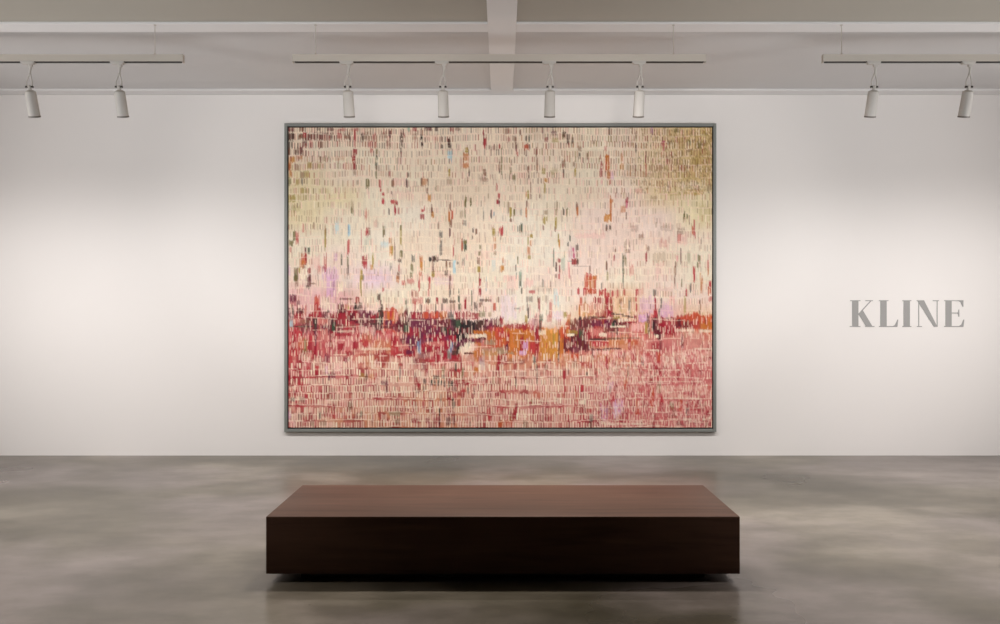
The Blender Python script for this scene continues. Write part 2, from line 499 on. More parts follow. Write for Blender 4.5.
# ------------------------------------------------------------------ painting
# canvas colours: every stroke below is paint lying on the canvas (position, size, colour), in units of 1/7.8 px on 16 fields
PAL = {'K': (38, 30, 32), 'm': (104, 28, 42), 'R': (168, 30, 48), 'r': (198, 58, 66), 'e': (206, 82, 50), 'O': (207, 118, 46),
       'A': (217, 146, 64), 'Y': (178, 152, 60), 'v': (120, 112, 62), 'g': (62, 82, 60), 'G': (150, 182, 160), 'b': (172, 205, 216),
       'S': (128, 150, 178), 'l': (216, 164, 202), 'L': (230, 204, 216), 'n': (136, 86, 64), 'N': (80, 50, 44), 't': (176, 146, 116),
       'c': (241, 222, 196), 'p': (233, 176, 168), 's': (217, 130, 120), 'q': (205, 100, 108), 'P': (112, 34, 64), 'M': (205, 52, 112),
       'h': (128, 120, 112), 'o': (206, 174, 112)}
FIELDS = {
(286, 122): "40 52 50 30 m/130 50 35 30 n .8/258 48 30 25 N .8/350 50 60 25 m .7/450 52 70 24 r .5/540 52 60 24 r .5/45 105 50 50 N/130 105 60 40 n/150 95 25 40 r/240 105 180 55 m/350 105 60 50 m .8/420 100 40 40 r .7/480 100 50 55 n .8/540 90 15 80 r/597 105 20 60 N/640 100 60 55 n .7/690 110 30 60 r .6/810 85 20 60 m/760 95 60 50 n .6/45 165 40 70 K .9/150 155 40 60 m .7/200 165 30 60 r .6/270 165 40 60 n .8/540 160 15 60 r .6/660 165 40 50 r .8/700 170 20 50 r .7/800 160 40 50 n .5/30 225 15 60 n/125 215 20 60 m/95 215 50 50 n .6/540 225 35 40 R/670 215 25 40 r .7/710 220 20 40 v .7/50 285 60 40 A .8/110 270 50 30 O .5/530 275 30 45 R/710 270 15 50 g .8/300 275 80 35 t .7/410 275 100 35 O .35/35 335 25 60 O .8/90 345 40 50 n .5/190 330 40 50 Y .7/260 330 60 45 Y .5/535 335 25 55 R/705 335 20 55 g .8/480 335 60 50 s .4/40 395 20 50 O .8/130 405 30 50 n .6/165 400 40 50 Y .5/540 390 30 40 n .5/705 400 15 50 v .7/810 400 15 50 R .6/30 455 30 50 v .7/90 460 30 50 Y .6/130 455 15 50 h .7/640 475 30 65 v/735 475 20 60 r .8/830 475 20 50 n .5/560 465 20 40 n .5/150 530 60 40 Y .6/760 555 20 25 r/740 525 12 20 r/825 545 12 25 m .7/50 590 60 50 Y .8/760 605 20 35 r .9/830 612 30 25 r .8/130 585 60 50 Y .4/300 530 80 40 Y .3",
(392, 122): "130 50 20 30 G .8/175 48 35 30 R .8/280 48 60 30 m .8/345 48 25 30 N .8/465 52 30 30 R .8/510 48 40 25 n .6/75 95 15 50 N/98 95 12 35 R .7/230 75 10 70 N .9/230 110 15 40 K/175 105 40 45 n .4/310 115 120 45 s .4/385 120 12 40 m .6/445 150 25 60 N/448 185 28 20 K .8/710 80 15 50 R/720 145 30 60 R/720 185 12 30 r .8/235 165 18 30 K/77 155 12 55 N .8/388 185 20 30 N .7/450 260 35 80 b .9/580 210 25 40 Y/575 265 45 55 O .8/575 330 45 50 O .8/545 310 40 70 s .4/445 390 15 60 Y/70 215 12 40 N .7/72 280 8 120 h .7/125 405 20 30 N .7/118 470 20 60 N .9/600 395 15 50 N .7/720 385 25 50 n .8/715 440 60 30 n .5/255 455 45 60 O .7/230 460 15 60 n .8/280 460 12 50 n .7/445 455 40 50 t .6/60 460 110 60 p .5/590 440 15 40 n .6/290 585 25 50 A .9/275 525 15 50 n .6/340 510 15 40 t .6/815 500 10 60 r .7/830 565 20 30 s/822 612 22 25 R/575 600 15 40 v .7/612 605 15 40 v .7/20 615 40 20 s/835 340 12 80 n .7/790 195 80 35 n .5/10 470 15 60 n .7/748 570 10 40 t .6/60 560 200 60 p .3",
(498, 122): "70 65 60 40 n .5/170 75 15 50 n .7/345 60 12 40 N .6/430 80 45 40 P .6/510 90 30 50 N/540 105 25 40 N .8/215 120 12 45 K .8/238 125 12 50 g .8/75 130 30 40 R .5/130 130 20 50 n .7/370 130 30 40 R .6/440 135 60 35 Y .5/540 145 20 50 N/575 145 20 70 N .8/220 190 45 45 e .9/240 185 15 40 N .7/137 185 15 60 m .8/10 185 15 30 R .7/370 185 12 50 R .5/148 240 12 35 r .8/215 235 12 50 m .7/295 230 12 70 n .9/630 260 15 40 N .7/690 260 12 50 n .7/25 290 8 180 v .8/300 310 12 60 n .8/100 310 15 50 n .5/505 315 30 50 n .7/95 370 15 50 v .7/10 370 12 40 N .6/230 365 15 50 n .8/235 420 12 40 N .7/350 375 30 50 Y .8/430 375 60 50 Y .4/505 390 12 55 N .8/595 385 15 60 Y/300 370 10 50 n .7/120 425 25 40 v .8/85 430 8 40 h .6/370 445 25 30 A/360 510 12 70 Y .8/230 560 12 60 Y .9/250 520 8 120 n .6/215 560 10 50 A .7/800 320 15 40 R .8/795 385 20 60 R .8/790 270 12 40 R .6/845 280 30 50 O/845 340 30 80 O .8/820 380 70 120 p .35/630 200 30 40 n .6/740 150 30 30 n .6/830 200 20 40 r .5/800 460 15 40 p .7/5 575 10 40 R/5 615 12 20 m/320 570 12 40 n .6/585 320 20 40 n .6",
(604, 122): "35 70 15 60 N .7/240 90 12 60 n .6/368 70 12 50 P .8/360 55 20 40 l .7/450 160 35 40 M .9/455 200 15 40 M .5/460 60 20 60 n .5/555 60 40 30 v .8/650 155 35 40 v .9/655 215 20 20 n .7/730 170 40 60 v .6/770 155 30 40 n .6/780 80 40 40 Y .6/500 150 40 30 N .5/15 280 35 50 O/10 340 15 70 e/30 330 15 60 O .8/130 270 20 60 O .6/130 340 35 50 A .7/240 200 12 60 N .7/180 160 70 40 n .5/315 300 8 120 r .7/320 370 8 100 e .6/30 410 30 60 O .8/40 460 15 40 r .5/55 410 25 60 l .6/490 280 40 50 n .5/375 350 60 50 n .5/430 350 30 60 n .4/750 300 100 100 o .6/700 300 50 60 Y .4/600 350 60 60 n .4/200 350 80 50 n .35/180 410 120 50 n .3/340 410 80 50 n .35/640 420 150 50 o .5/690 540 150 40 A .5/560 550 150 30 o .5/810 500 40 60 n .4/170 605 25 40 R .7/50 610 30 30 O .7/260 530 60 40 s .4/380 590 60 40 t .5/700 545 30 40 Y .6/640 480 200 30 c .5/760 120 150 180 o .4/560 120 120 140 o .25",
(286, 200): "758 10 20 30 r .9/835 10 30 30 s/850 70 12 60 r .8/515 75 15 50 v .7/520 50 25 90 t .5/55 60 60 60 v .35/90 60 60 60 Y .3/805 85 10 50 N .8/625 105 20 70 s .7/640 240 15 70 R .8/655 240 12 70 n .6/630 235 12 60 r .8/765 240 20 80 v .9/700 180 30 60 s .3/495 230 20 80 b/490 220 8 70 S/400 200 30 90 b .6/140 215 20 60 s .6/222 190 10 50 n .7/310 310 12 160 Y .9/315 240 10 50 n .6/70 275 20 70 v .9/92 290 22 90 r .9/45 330 30 40 v .9/40 380 20 50 s .6/157 380 12 40 m .9/182 390 18 50 g .8/145 455 45 90 e/130 490 40 60 O .7/160 440 15 60 R .7/145 515 25 30 n .6/490 360 18 100 r .8/495 320 12 40 s/485 470 12 90 v .8/488 540 12 70 N .7/435 460 14 80 g .7/310 480 22 120 r .9/300 530 30 40 R .5/265 530 30 60 s .6/615 465 40 70 R/620 500 30 60 r .8/590 580 20 90 Y/605 600 12 50 v .7/680 470 15 110 Y .8/670 520 20 40 A .7/820 385 25 80 A .9/815 310 20 50 O .7/850 400 12 150 n .5/85 570 30 90 v .9/80 600 20 60 g .7/110 540 12 50 Y .8/185 545 30 40 R .9/190 600 20 60 m .8/350 570 130 100 l .6/230 480 80 100 p .5/390 440 30 60 l .4/720 570 10 40 n .5/820 510 20 60 h .5/590 300 8 160 r .5/640 320 60 90 G .25/770 340 60 40 b .4/30 540 20 80 l .4/140 570 50 80 c .8",
(392, 200): "38 20 20 25 R/28 70 12 50 R .9/52 80 12 50 R .9/310 85 15 80 n/318 110 20 40 A .9/237 75 20 20 r/252 60 8 40 r .8/235 125 35 40 R .8/445 110 15 80 O/468 105 14 60 e .9/455 170 25 60 n .8/452 40 15 60 n .8/450 245 12 55 m .9/570 25 14 50 v/613 22 14 45 v/822 12 20 25 R/770 100 14 55 N .8/792 105 8 50 S .8/540 100 30 60 t .5/568 100 12 60 v .6/565 170 30 40 h .6/550 165 8 40 r .4/712 110 8 80 h .7/630 230 12 40 N .8/655 240 15 40 n .9/625 285 10 30 N .6/790 240 25 50 Y .9/850 240 15 60 r .8/835 230 10 40 s/797 300 20 40 O .6/800 355 20 50 O .7/800 405 25 35 t .7/70 270 15 130 Y .8/70 210 10 40 v/380 265 25 50 h .9/360 190 12 60 n .6/382 330 15 50 h .9/380 390 22 70 h .8/485 320 10 60 r .5/478 390 10 80 r .8/430 390 100 60 O .15/555 350 30 90 g .7/545 340 12 80 e .8/572 360 18 50 g/570 320 25 30 v/685 360 15 30 v .6/680 410 20 40 v .8/672 470 25 50 n .8/675 535 25 50 Y/680 580 8 40 R .7/685 615 15 20 R/325 455 70 40 K/325 455 25 50 N/295 455 15 30 K/370 460 150 6 N .8/430 465 80 6 N .7/320 520 10 120 m .9/320 570 25 50 Y .9/423 510 14 90 n .9/422 565 28 35 N .8/450 500 14 50 n .8/485 515 22 90 b/510 485 15 20 h .7/555 475 20 50 h .6/455 600 15 40 n .6/165 450 25 50 h .9/155 520 22 60 v .8/150 575 22 40 v .8/228 455 25 50 O .8/228 510 22 60 A/222 572 25 40 e .7/60 465 30 30 N .7/55 520 12 60 r .6/50 580 22 60 n .8/72 415 25 50 v/5 390 10 70 Y/850 530 20 40 A/290 610 20 30 r .6/390 570 120 50 p .5/230 600 200 60 p .3/790 490 30 100 b .3/700 420 120 60 p .3",
(498, 200): "5 10 10 30 m/78 50 12 100 t .8/95 90 18 60 Y/123 90 14 60 v/95 150 20 25 n .8/220 20 12 50 n .8/215 90 12 80 O .8/455 40 12 80 t .8/445 90 25 50 t .6/505 85 14 55 N .9/532 90 12 60 v/608 40 15 60 n .8/612 85 15 60 O .9/835 140 35 50 A/840 205 15 40 h .8/175 90 15 50 h .4/370 90 30 40 t .7/355 150 22 60 Y .8/375 140 12 40 Y .6/350 210 10 40 n .6/445 170 15 80 Y/440 220 10 40 n .8/465 290 10 70 Y .9/472 340 12 70 A/180 215 14 70 g .9/165 220 8 60 g .8/150 215 8 60 h .7/30 235 14 55 r/15 235 12 60 s .7/20 280 10 50 n .5/255 275 25 30 Y/250 330 15 50 O .7/230 310 10 60 Y .8/235 390 25 60 O .7/238 440 25 30 Y .8/555 290 12 40 g .8/540 340 14 30 h .8/610 365 22 50 N .8/580 380 12 30 M .8/585 425 14 50 M .8/610 420 12 50 n .6/590 475 45 45 R/615 475 20 50 N .9/560 470 50 5 h .7/470 465 28 35 R .8/428 440 12 120 g .6/500 490 30 100 G .5/475 530 10 60 R .8/447 515 15 60 N .9/447 585 15 30 n .6/470 590 12 40 r .8/150 465 10 60 v .9/135 520 8 50 h/35 460 15 50 O .5/32 525 25 40 A .9/170 585 15 60 G/140 585 8 50 h .6/710 540 15 70 n .6/680 590 25 50 e .9/715 595 20 60 e/750 600 30 40 O .9/690 575 15 30 r/840 510 14 60 n .6/545 540 15 120 p .8/550 560 8 80 r .5/640 510 120 6 n .4/570 410 60 100 l .3/100 600 120 40 p .5/710 270 240 40 p .4/850 590 10 60 Y .4",
(604, 200): "45 40 15 120 O .8/25 130 50 50 A/45 125 12 60 O/140 65 40 50 O .6/170 25 18 60 M .6/165 120 10 60 n .7/40 210 15 40 N .8/10 215 12 40 n/230 215 60 50 n .4/615 120 14 60 v/638 120 12 40 v .8/655 150 8 60 n .6/692 210 10 110 r .9/680 225 12 70 e .8/700 270 8 50 r .6/590 235 60 50 n .5/480 210 100 50 n .3/280 280 40 40 n .5/575 290 30 60 s .7/600 300 80 80 p .5/155 340 15 50 n .5/190 340 12 50 n .5/450 335 60 60 s .45/335 375 20 40 n .6/80 390 12 30 n .7/175 390 45 30 n .6/70 445 14 50 R .7/320 440 14 70 R .9/140 500 10 160 g .8/150 450 30 70 v .5/160 470 15 70 v .6/13 510 10 60 n .8/15 590 8 60 v .6/205 540 35 80 s .8/588 425 10 90 m .7/560 450 15 50 p/650 440 25 90 v .35/730 450 20 60 v .9/720 500 15 40 v .8/745 340 10 80 n .5/690 560 18 100 r .9/545 540 15 100 n .8/800 500 12 80 s/800 550 10 50 O .8/420 440 100 70 t .4/740 590 12 60 A .5/420 540 60 100 p .4/780 100 100 160 Y .25",
(286, 275): "85 40 25 80 n .7/80 20 30 40 v .8/185 50 30 90 m .8/215 60 50 12 n .7/175 85 30 25 N .6/355 90 70 170 l .7/375 80 12 80 P .4/585 70 15 130 Y/480 60 80 120 G .15/125 100 30 60 p .8/430 90 40 60 c .8/470 180 100 15 m .7/760 105 15 30 r .7/725 165 28 55 N/740 210 12 40 N/60 175 50 50 P/60 205 50 60 R .7/100 210 30 40 m .6/245 200 40 90 e/240 250 30 80 r/560 190 30 50 R/565 235 55 50 N/550 250 40 30 K .8/490 250 14 30 Y/480 240 40 40 e .7/310 215 70 90 c .7/35 285 20 80 P/60 285 14 80 K/115 275 55 40 m/110 310 60 40 R/155 275 15 80 r .8/235 300 80 40 R/205 310 50 30 R .8/335 278 20 20 K/310 300 40 40 m .8/430 250 50 60 m/440 275 70 30 m/485 310 150 70 R .9/510 320 60 70 m/390 310 100 50 R .6/600 275 50 70 P .7/660 310 60 60 P/680 320 40 30 R/690 340 80 60 m .8/745 280 25 90 N/743 330 40 100 K/735 335 12 60 g/825 290 30 80 r/815 310 50 60 O/840 310 20 60 A .8/230 370 35 100 K .9/235 375 12 80 g .8/375 395 40 80 K .8/375 400 25 60 g .8/50 370 40 100 G .45/45 370 25 50 b .7/140 395 160 10 N .8/110 350 100 40 s/150 355 80 30 n .5/290 355 80 50 s/310 400 120 40 P .6/460 360 180 30 R .7/440 390 180 20 n .5/600 360 120 20 m .8/700 375 100 15 N .7/790 400 120 20 m .8/800 365 60 40 P/770 440 130 30 r .7/640 430 120 60 p .7/65 500 30 140 R/30 560 40 120 r .8/60 570 30 60 R/105 450 50 50 r/135 540 70 110 O .5/155 545 20 100 v .6/190 540 35 120 R/195 490 30 60 r/235 470 12 200 P .8/235 580 20 80 R/300 460 60 80 s/370 460 50 50 R .8/430 550 50 50 R/350 480 12 200 m .5/560 440 20 140 r/545 540 40 60 R/610 530 70 60 r/630 490 80 90 O .4/760 540 160 80 O .5/840 500 40 60 R .9/720 570 280 20 c .6/550 590 200 20 r .5/480 520 200 60 p .3/290 560 120 80 r .4/100 590 60 60 r/450 460 120 20 R .7/480 430 120 15 c .3",
(392, 275): "45 30 25 50 O .6/90 55 30 40 s/145 45 60 40 r .5/210 60 15 90 r .8/180 140 60 60 r .5/155 140 12 40 m .7/293 60 14 90 r .8/285 135 15 60 r .5/450 60 12 160 m .7/452 130 15 50 h .8/683 50 14 50 r/682 120 22 60 R/730 70 10 100 S .5/520 120 10 40 g .6/400 40 150 60 l .3/280 195 40 40 N .8/350 195 16 50 R/200 195 90 50 r .7/110 210 14 50 g .6/410 195 50 40 N .8/470 200 50 20 N .7/520 180 14 50 g .9/570 215 16 80 R/620 190 10 140 g .7/710 190 70 20 N .7/760 190 30 20 m .6/820 185 25 40 n .6/525 240 25 50 g/180 240 12 80 r .6/230 250 15 80 m .6/280 250 30 60 r .6/340 250 12 80 N .7/390 245 15 60 N .6/470 240 40 60 n .6/650 235 30 60 N .8/690 225 30 40 n .7/797 240 20 60 e/10 290 25 90 e/70 290 40 80 O .5/115 300 20 100 m .8/35 310 30 60 s/190 310 80 50 R/260 305 50 50 e .9/330 305 60 50 e/400 305 60 50 O .8/460 310 40 60 h .9/510 310 40 50 R/580 305 70 50 R/650 310 60 60 R .9/700 300 50 50 v .6/760 300 30 40 t .7/200 360 100 60 P/300 355 120 60 P/400 365 100 70 m/480 360 40 70 K .8/515 370 40 60 g/560 395 70 70 K/620 390 100 80 K/690 370 80 60 N/750 370 80 60 P/820 370 60 80 m/110 390 50 90 N/110 410 30 50 g/30 400 60 60 P .8/60 380 60 40 m/160 440 100 60 R .8/240 430 150 100 P/340 440 120 80 P/430 435 60 50 K/470 450 80 60 P/400 420 50 40 g .6/500 470 40 120 K/540 460 60 60 K/600 430 70 40 N/690 440 150 30 O/770 465 60 70 O/830 480 60 100 e/660 470 150 30 c/620 505 160 30 P/700 490 60 20 m/510 550 30 140 K/530 530 60 40 P/590 555 130 90 c .95/640 560 60 60 p .5/665 560 50 130 O/760 520 90 50 t/790 548 140 20 e .8/770 590 150 60 t .7/590 605 60 10 m/50 460 80 50 s/20 510 50 100 r/110 490 60 60 P/160 520 100 60 P/80 550 100 40 s/210 560 30 100 S/330 530 150 40 s/290 500 60 30 P/270 570 80 60 R/350 570 120 60 R .8/455 560 40 110 S/430 540 40 60 R/150 600 60 50 R/20 590 60 60 r/400 600 60 50 P .7/320 480 150 40 R .7/470 490 60 60 R",
(498, 275): "170 30 20 100 g .8/110 60 90 100 p .5/240 50 60 60 p .6/260 125 50 25 r .8/180 120 12 40 g .8/240 180 50 40 h .6/340 100 150 40 n .25/345 55 12 60 h .6/405 60 10 60 n .5/450 180 40 120 b .5/80 240 120 180 L .6/145 255 50 15 h .5/225 250 12 80 N .5/232 290 10 70 N .9/215 335 20 60 Y/315 230 18 100 R .7/310 190 14 40 n .8/330 330 30 60 g .8/325 390 20 80 N .8/405 260 25 120 s .9/370 180 20 60 n .4/395 330 40 60 s .6/460 310 80 70 L .7/520 300 30 40 Y .8/545 330 30 60 O .6/25 350 30 60 R .9/130 395 160 40 R .9/210 395 50 60 R/265 370 50 90 M .5/290 380 30 120 P .6/300 340 40 100 p/620 120 20 50 r/680 60 30 80 e/720 60 50 90 O .9/720 20 80 40 O .6/720 120 80 40 e/670 120 25 60 r/750 60 14 80 e .8/800 130 40 40 r/770 190 70 50 R/830 130 15 60 r/840 190 30 60 R/800 80 10 50 h .7/640 200 20 60 e .8/630 270 12 90 O/670 240 50 60 O .7/720 260 40 80 e .6/780 240 60 60 r .5/840 260 40 90 R .8/680 300 60 30 A .5/800 300 100 50 R .7/760 325 140 20 N .8/635 330 20 30 K/570 370 60 60 n .7/640 370 30 60 m/690 370 60 60 m .8/780 370 120 50 P/830 350 50 60 R/110 470 200 110 O/60 460 60 60 e/180 500 60 140 O/240 470 80 90 O/400 490 150 110 A/390 580 150 60 A/430 500 20 100 Y .6/340 440 60 40 c .6/300 480 30 160 R/70 500 30 100 R/65 560 25 50 P/180 540 25 130 R/205 545 50 80 l/265 560 50 80 r .7/20 440 50 60 r/20 580 60 60 t/110 575 80 40 O/470 520 14 180 n/490 450 40 80 e/570 440 90 35 Y .6/560 460 60 20 c/520 520 60 80 m/600 500 80 80 m/640 450 30 70 g .8/650 530 50 100 m/540 560 80 60 m/600 570 60 60 P/490 550 30 100 O/690 450 50 60 R .7/760 440 100 60 s/810 460 60 30 c .7/780 495 150 16 N/780 530 150 40 r/790 575 150 14 m .9/690 560 40 60 m .8/700 600 100 30 s/830 600 50 30 p",
(604, 275): "30 195 50 50 R/15 150 40 40 r/60 140 20 50 r/95 140 20 60 r .8/150 125 15 50 r .7/35 270 50 100 R/30 300 60 40 R/245 130 25 50 r/240 180 12 40 r .8/245 250 10 60 r/235 320 25 40 R/140 40 10 120 g .7/120 200 25 40 n .6/120 260 20 50 Y .7/190 230 20 100 h .8/105 300 80 9 N/165 313 70 9 N/205 322 50 8 N/60 295 30 20 N .9/75 370 30 40 K/60 380 20 30 g/20 370 50 50 P/130 370 140 14 m .9/200 362 90 12 R/95 430 18 60 m/150 345 100 30 c .8/90 325 60 20 Y .5/100 395 120 14 c/60 460 120 40 s/150 430 120 50 s/60 490 130 16 n/200 485 150 10 n .7/130 520 200 40 O .6/60 568 130 12 m/190 540 20 80 r/240 520 30 40 e .6/385 130 25 50 h/270 120 60 50 s .5/450 120 150 60 s .2/540 50 12 70 n .7/595 60 10 60 v .6/690 20 14 50 r/665 90 14 70 h/630 130 10 50 r/750 70 20 110 O .8/815 65 20 50 r/810 120 25 60 e/820 180 40 40 s/620 230 20 130 Y .8/735 240 14 110 n .8/435 220 14 100 h/330 230 120 120 l .5/520 190 40 60 p/550 250 180 120 p .3/480 270 100 100 l .6/390 230 14 110 R/390 290 30 60 r/420 290 12 60 h/335 330 25 60 N .6/300 330 80 50 l/320 400 20 100 Y .7/340 410 14 90 v .8/380 380 40 90 m/375 385 20 60 K .8/435 390 50 110 R/400 440 50 40 m/480 430 60 50 R/520 440 50 50 R/420 470 30 60 m/405 470 25 25 c/590 350 80 60 e/690 320 100 50 e/640 380 80 60 m .8/570 370 50 60 m/760 340 80 60 e/780 380 100 70 O/700 385 80 60 R .7/830 340 20 60 e/620 425 150 20 c .6/780 430 100 20 c .6/500 330 60 10 h .5/330 380 80 60 s .7/250 400 80 60 p/600 510 20 100 m .6/390 550 60 50 R .8/430 540 20 80 m .5/370 580 100 14 c .5/760 570 150 14 c .5/700 500 200 60 s .5/790 480 80 60 e .4/290 440 100 50 r .6/500 560 60 80 q .3/150 600 160 40 p .4",
(286, 350): "60 40 80 80 r .7/35 80 40 80 r/105 60 40 100 R .8/150 20 60 60 n .7/190 30 60 40 s/225 40 30 70 R/300 80 70 40 P .3/325 60 40 60 P .6/430 60 60 40 R .6/500 20 80 30 R .7/690 30 220 20 R .6/460 20 120 40 r .7/480 70 50 40 P .5/100 150 40 50 R/60 190 60 70 r/30 215 30 50 R/70 220 30 50 R/200 200 80 30 r .8/240 190 25 60 R/170 150 40 50 r .7/250 130 40 30 r/340 200 16 60 P/370 190 40 50 P .6/320 150 20 60 l .5/600 200 60 50 Y .6/630 205 20 50 n/670 200 50 50 O .6/700 195 30 50 r .6/770 250 60 40 P .7/785 300 20 50 m/650 260 60 40 q .6/70 325 80 60 r/75 325 30 40 R/130 320 60 60 r/45 265 40 40 R/120 265 60 40 r .8/200 310 60 60 r .7/360 310 90 40 n .5/370 360 110 40 n .5/190 370 35 90 e .9/60 380 30 30 N .9/130 380 50 50 n .6/480 355 60 40 r .5/570 360 60 50 r .4/740 365 120 40 r .5/130 430 30 100 r .8/90 430 30 80 r .6/340 440 40 60 R .6/375 440 20 70 R/440 420 70 40 r .7/505 430 40 60 n .8/640 430 60 60 s/590 495 20 50 g .7/270 505 20 60 N .7/310 495 50 40 R .7/370 500 80 50 r/200 510 30 50 R/150 550 30 80 r .7/125 510 50 60 n .6/205 565 30 40 n .7/295 565 60 40 n .5/240 560 30 50 s/440 500 60 50 s/480 570 60 40 s .6/750 560 160 50 e .3/830 490 50 30 t/30 500 30 60 l .5/60 570 60 50 p/400 130 60 60 p",
(392, 350): "150 30 60 60 R/60 30 90 60 r .7/140 10 60 30 P/230 40 60 40 P .4/260 20 70 60 P .4/345 30 40 50 R/350 70 30 50 R/410 30 40 60 R .9/490 15 50 40 N/495 45 60 40 R/440 30 20 60 h/660 20 60 50 O/655 60 30 50 O .7/750 20 150 40 A .5/600 20 80 12 n/270 130 20 90 R/245 120 40 60 P .4/315 95 50 50 r/180 85 30 40 m .5/65 170 14 90 h .7/100 160 60 50 q .4/400 150 25 60 v .6/380 135 60 50 r .5/470 150 50 40 R .6/495 130 16 60 N/535 120 18 100 R/525 155 30 40 r/655 150 35 50 O .9/600 100 70 30 s/700 90 40 100 b .3/828 120 14 110 R/550 170 15 60 v/345 205 50 30 N .8/400 200 30 30 N .7/460 190 14 60 R .7/190 235 40 60 R .8/205 265 40 30 R/180 190 20 50 P .5/220 190 60 60 c .6/255 240 25 40 N/310 248 16 50 K/335 250 12 40 K/360 250 16 50 K/385 250 14 40 K/410 255 16 50 N/440 255 14 50 N/465 255 25 50 K/500 255 40 50 R/570 252 55 40 R/640 255 50 40 r .6/700 255 40 40 s .6/800 250 80 40 n .4/440 310 25 50 R/480 300 50 40 m .6/250 300 12 50 N .6/200 310 40 40 m .4/550 305 40 40 r .6/590 310 14 50 N .6/640 310 14 50 m .5/445 365 40 50 R/490 350 40 50 r/475 380 16 25 K/550 355 22 50 R/628 355 18 40 R/460 420 50 60 R/480 420 25 50 K .7/520 410 60 60 r .6/600 420 80 60 r .4/245 425 25 60 r/160 420 14 60 r .6/90 420 40 60 r .3/60 370 60 40 q .5/250 360 14 60 r .6/460 485 60 50 R/370 485 12 60 N/750 490 25 90 r/810 450 60 50 r .7/820 340 40 30 R/820 390 60 50 r .4/175 545 60 40 R/275 545 35 40 R/340 545 50 50 R .8/370 550 14 60 m/160 490 60 50 s/45 550 40 50 n .8/45 490 40 40 t/95 490 20 40 s/440 550 40 60 m/480 545 20 60 m .7/560 545 120 40 r .5/600 470 120 60 s .5/840 575 40 40 e/760 545 100 40 s .5/320 430 14 80 r .5/380 370 20 60 h .3",
(498, 350): "5 90 12 120 R/60 10 120 30 t/190 15 60 30 l/295 30 25 100 R .8/280 70 20 60 h/400 30 120 50 A/430 15 100 30 A/360 60 80 40 A .4/465 50 12 70 N/590 40 60 30 e/540 50 60 40 O .5/730 20 16 90 m .7/640 20 150 30 e .5/180 85 50 40 P .4/100 80 50 40 n .4/295 130 20 50 N .6/370 130 30 40 n .5/510 180 25 90 R/540 165 16 50 N .5/390 175 40 50 r .7/720 100 200 40 r .5/590 100 40 60 n .4/840 90 14 80 R/640 180 100 40 s .5/685 180 18 30 N .8/755 200 12 120 n/130 190 14 60 R .7/300 210 12 100 m .8/190 180 60 40 m .3/225 240 100 50 m .4/75 250 60 40 R .9/135 240 14 70 N .7/515 260 14 150 r .7/430 225 90 50 n .4/640 210 160 50 q .5/80 300 150 40 r .6/330 285 60 50 r .6/340 345 140 60 e .7/375 345 70 40 O .6/460 340 60 50 s/500 330 50 60 s/600 340 40 100 r/605 350 25 80 e/650 330 30 120 R .8/640 290 60 50 r/750 350 170 110 q .7/60 350 120 50 r .5/40 440 90 60 r .6/140 430 25 50 R/115 505 50 50 R/130 480 20 60 R/340 440 400 70 q .4/460 450 100 70 r .4/600 440 30 60 r/650 460 40 60 R/790 490 25 50 R/720 520 30 60 h .7/700 470 50 40 r/820 480 60 100 l .6/650 510 60 50 r/540 520 60 50 r/430 525 100 40 r .7/270 520 80 50 r .7/380 530 60 40 R .7/210 570 40 50 n .7/80 565 60 50 e/20 570 40 50 O .6/640 570 60 50 r/545 570 14 60 R/715 565 25 60 N .5/320 570 100 40 r .5/450 575 100 40 s/50 510 60 40 s/820 560 80 30 c .6/650 400 50 30 c",
(604, 350): "15 100 14 90 R/125 30 50 50 r/215 40 40 70 r/330 35 60 40 r .7/290 80 20 60 m/150 40 25 60 n .5/415 50 30 80 e/415 100 25 40 r/415 155 40 40 R/410 205 30 60 r/415 280 40 80 t .9/70 140 100 50 c .5/180 150 14 90 n .7/160 280 20 100 e/165 240 16 50 O/85 320 30 90 R/85 290 20 60 R/60 370 30 60 r/40 310 20 60 h .5/40 270 50 60 l .6/110 330 40 160 p .7/100 440 80 120 l/30 460 50 120 P .4/80 470 40 60 L/40 520 40 50 q/250 420 18 70 e/250 475 28 50 e/365 300 25 50 e/365 360 30 100 e/365 420 20 60 e .7/440 430 22 90 R/440 380 16 50 r/515 430 40 60 v .6/585 430 25 90 e/680 400 60 60 r .7/740 430 100 50 n .4/690 450 60 40 r/490 500 40 40 R .6/640 470 30 60 h .7/540 490 40 60 n .4/660 540 200 60 m .35/790 500 30 60 R/700 510 60 50 r/375 580 20 50 R/380 530 20 60 n .5/230 320 200 100 r .25/180 400 80 80 r .35/640 180 60 60 r .2/280 300 40 60 r .5/310 60 30 80 p/560 80 60 60 h .2/530 40 14 120 c .7/600 300 100 80 r .2/820 300 40 60 e .5/790 580 80 40 R .4/590 570 80 30 m .4/560 370 300 10 c .7/200 370 80 10 c .8/500 240 500 8 c .6/800 115 80 8 c .5/160 570 320 16 c .8/650 535 300 16 c .7/800 525 40 16 c",
}
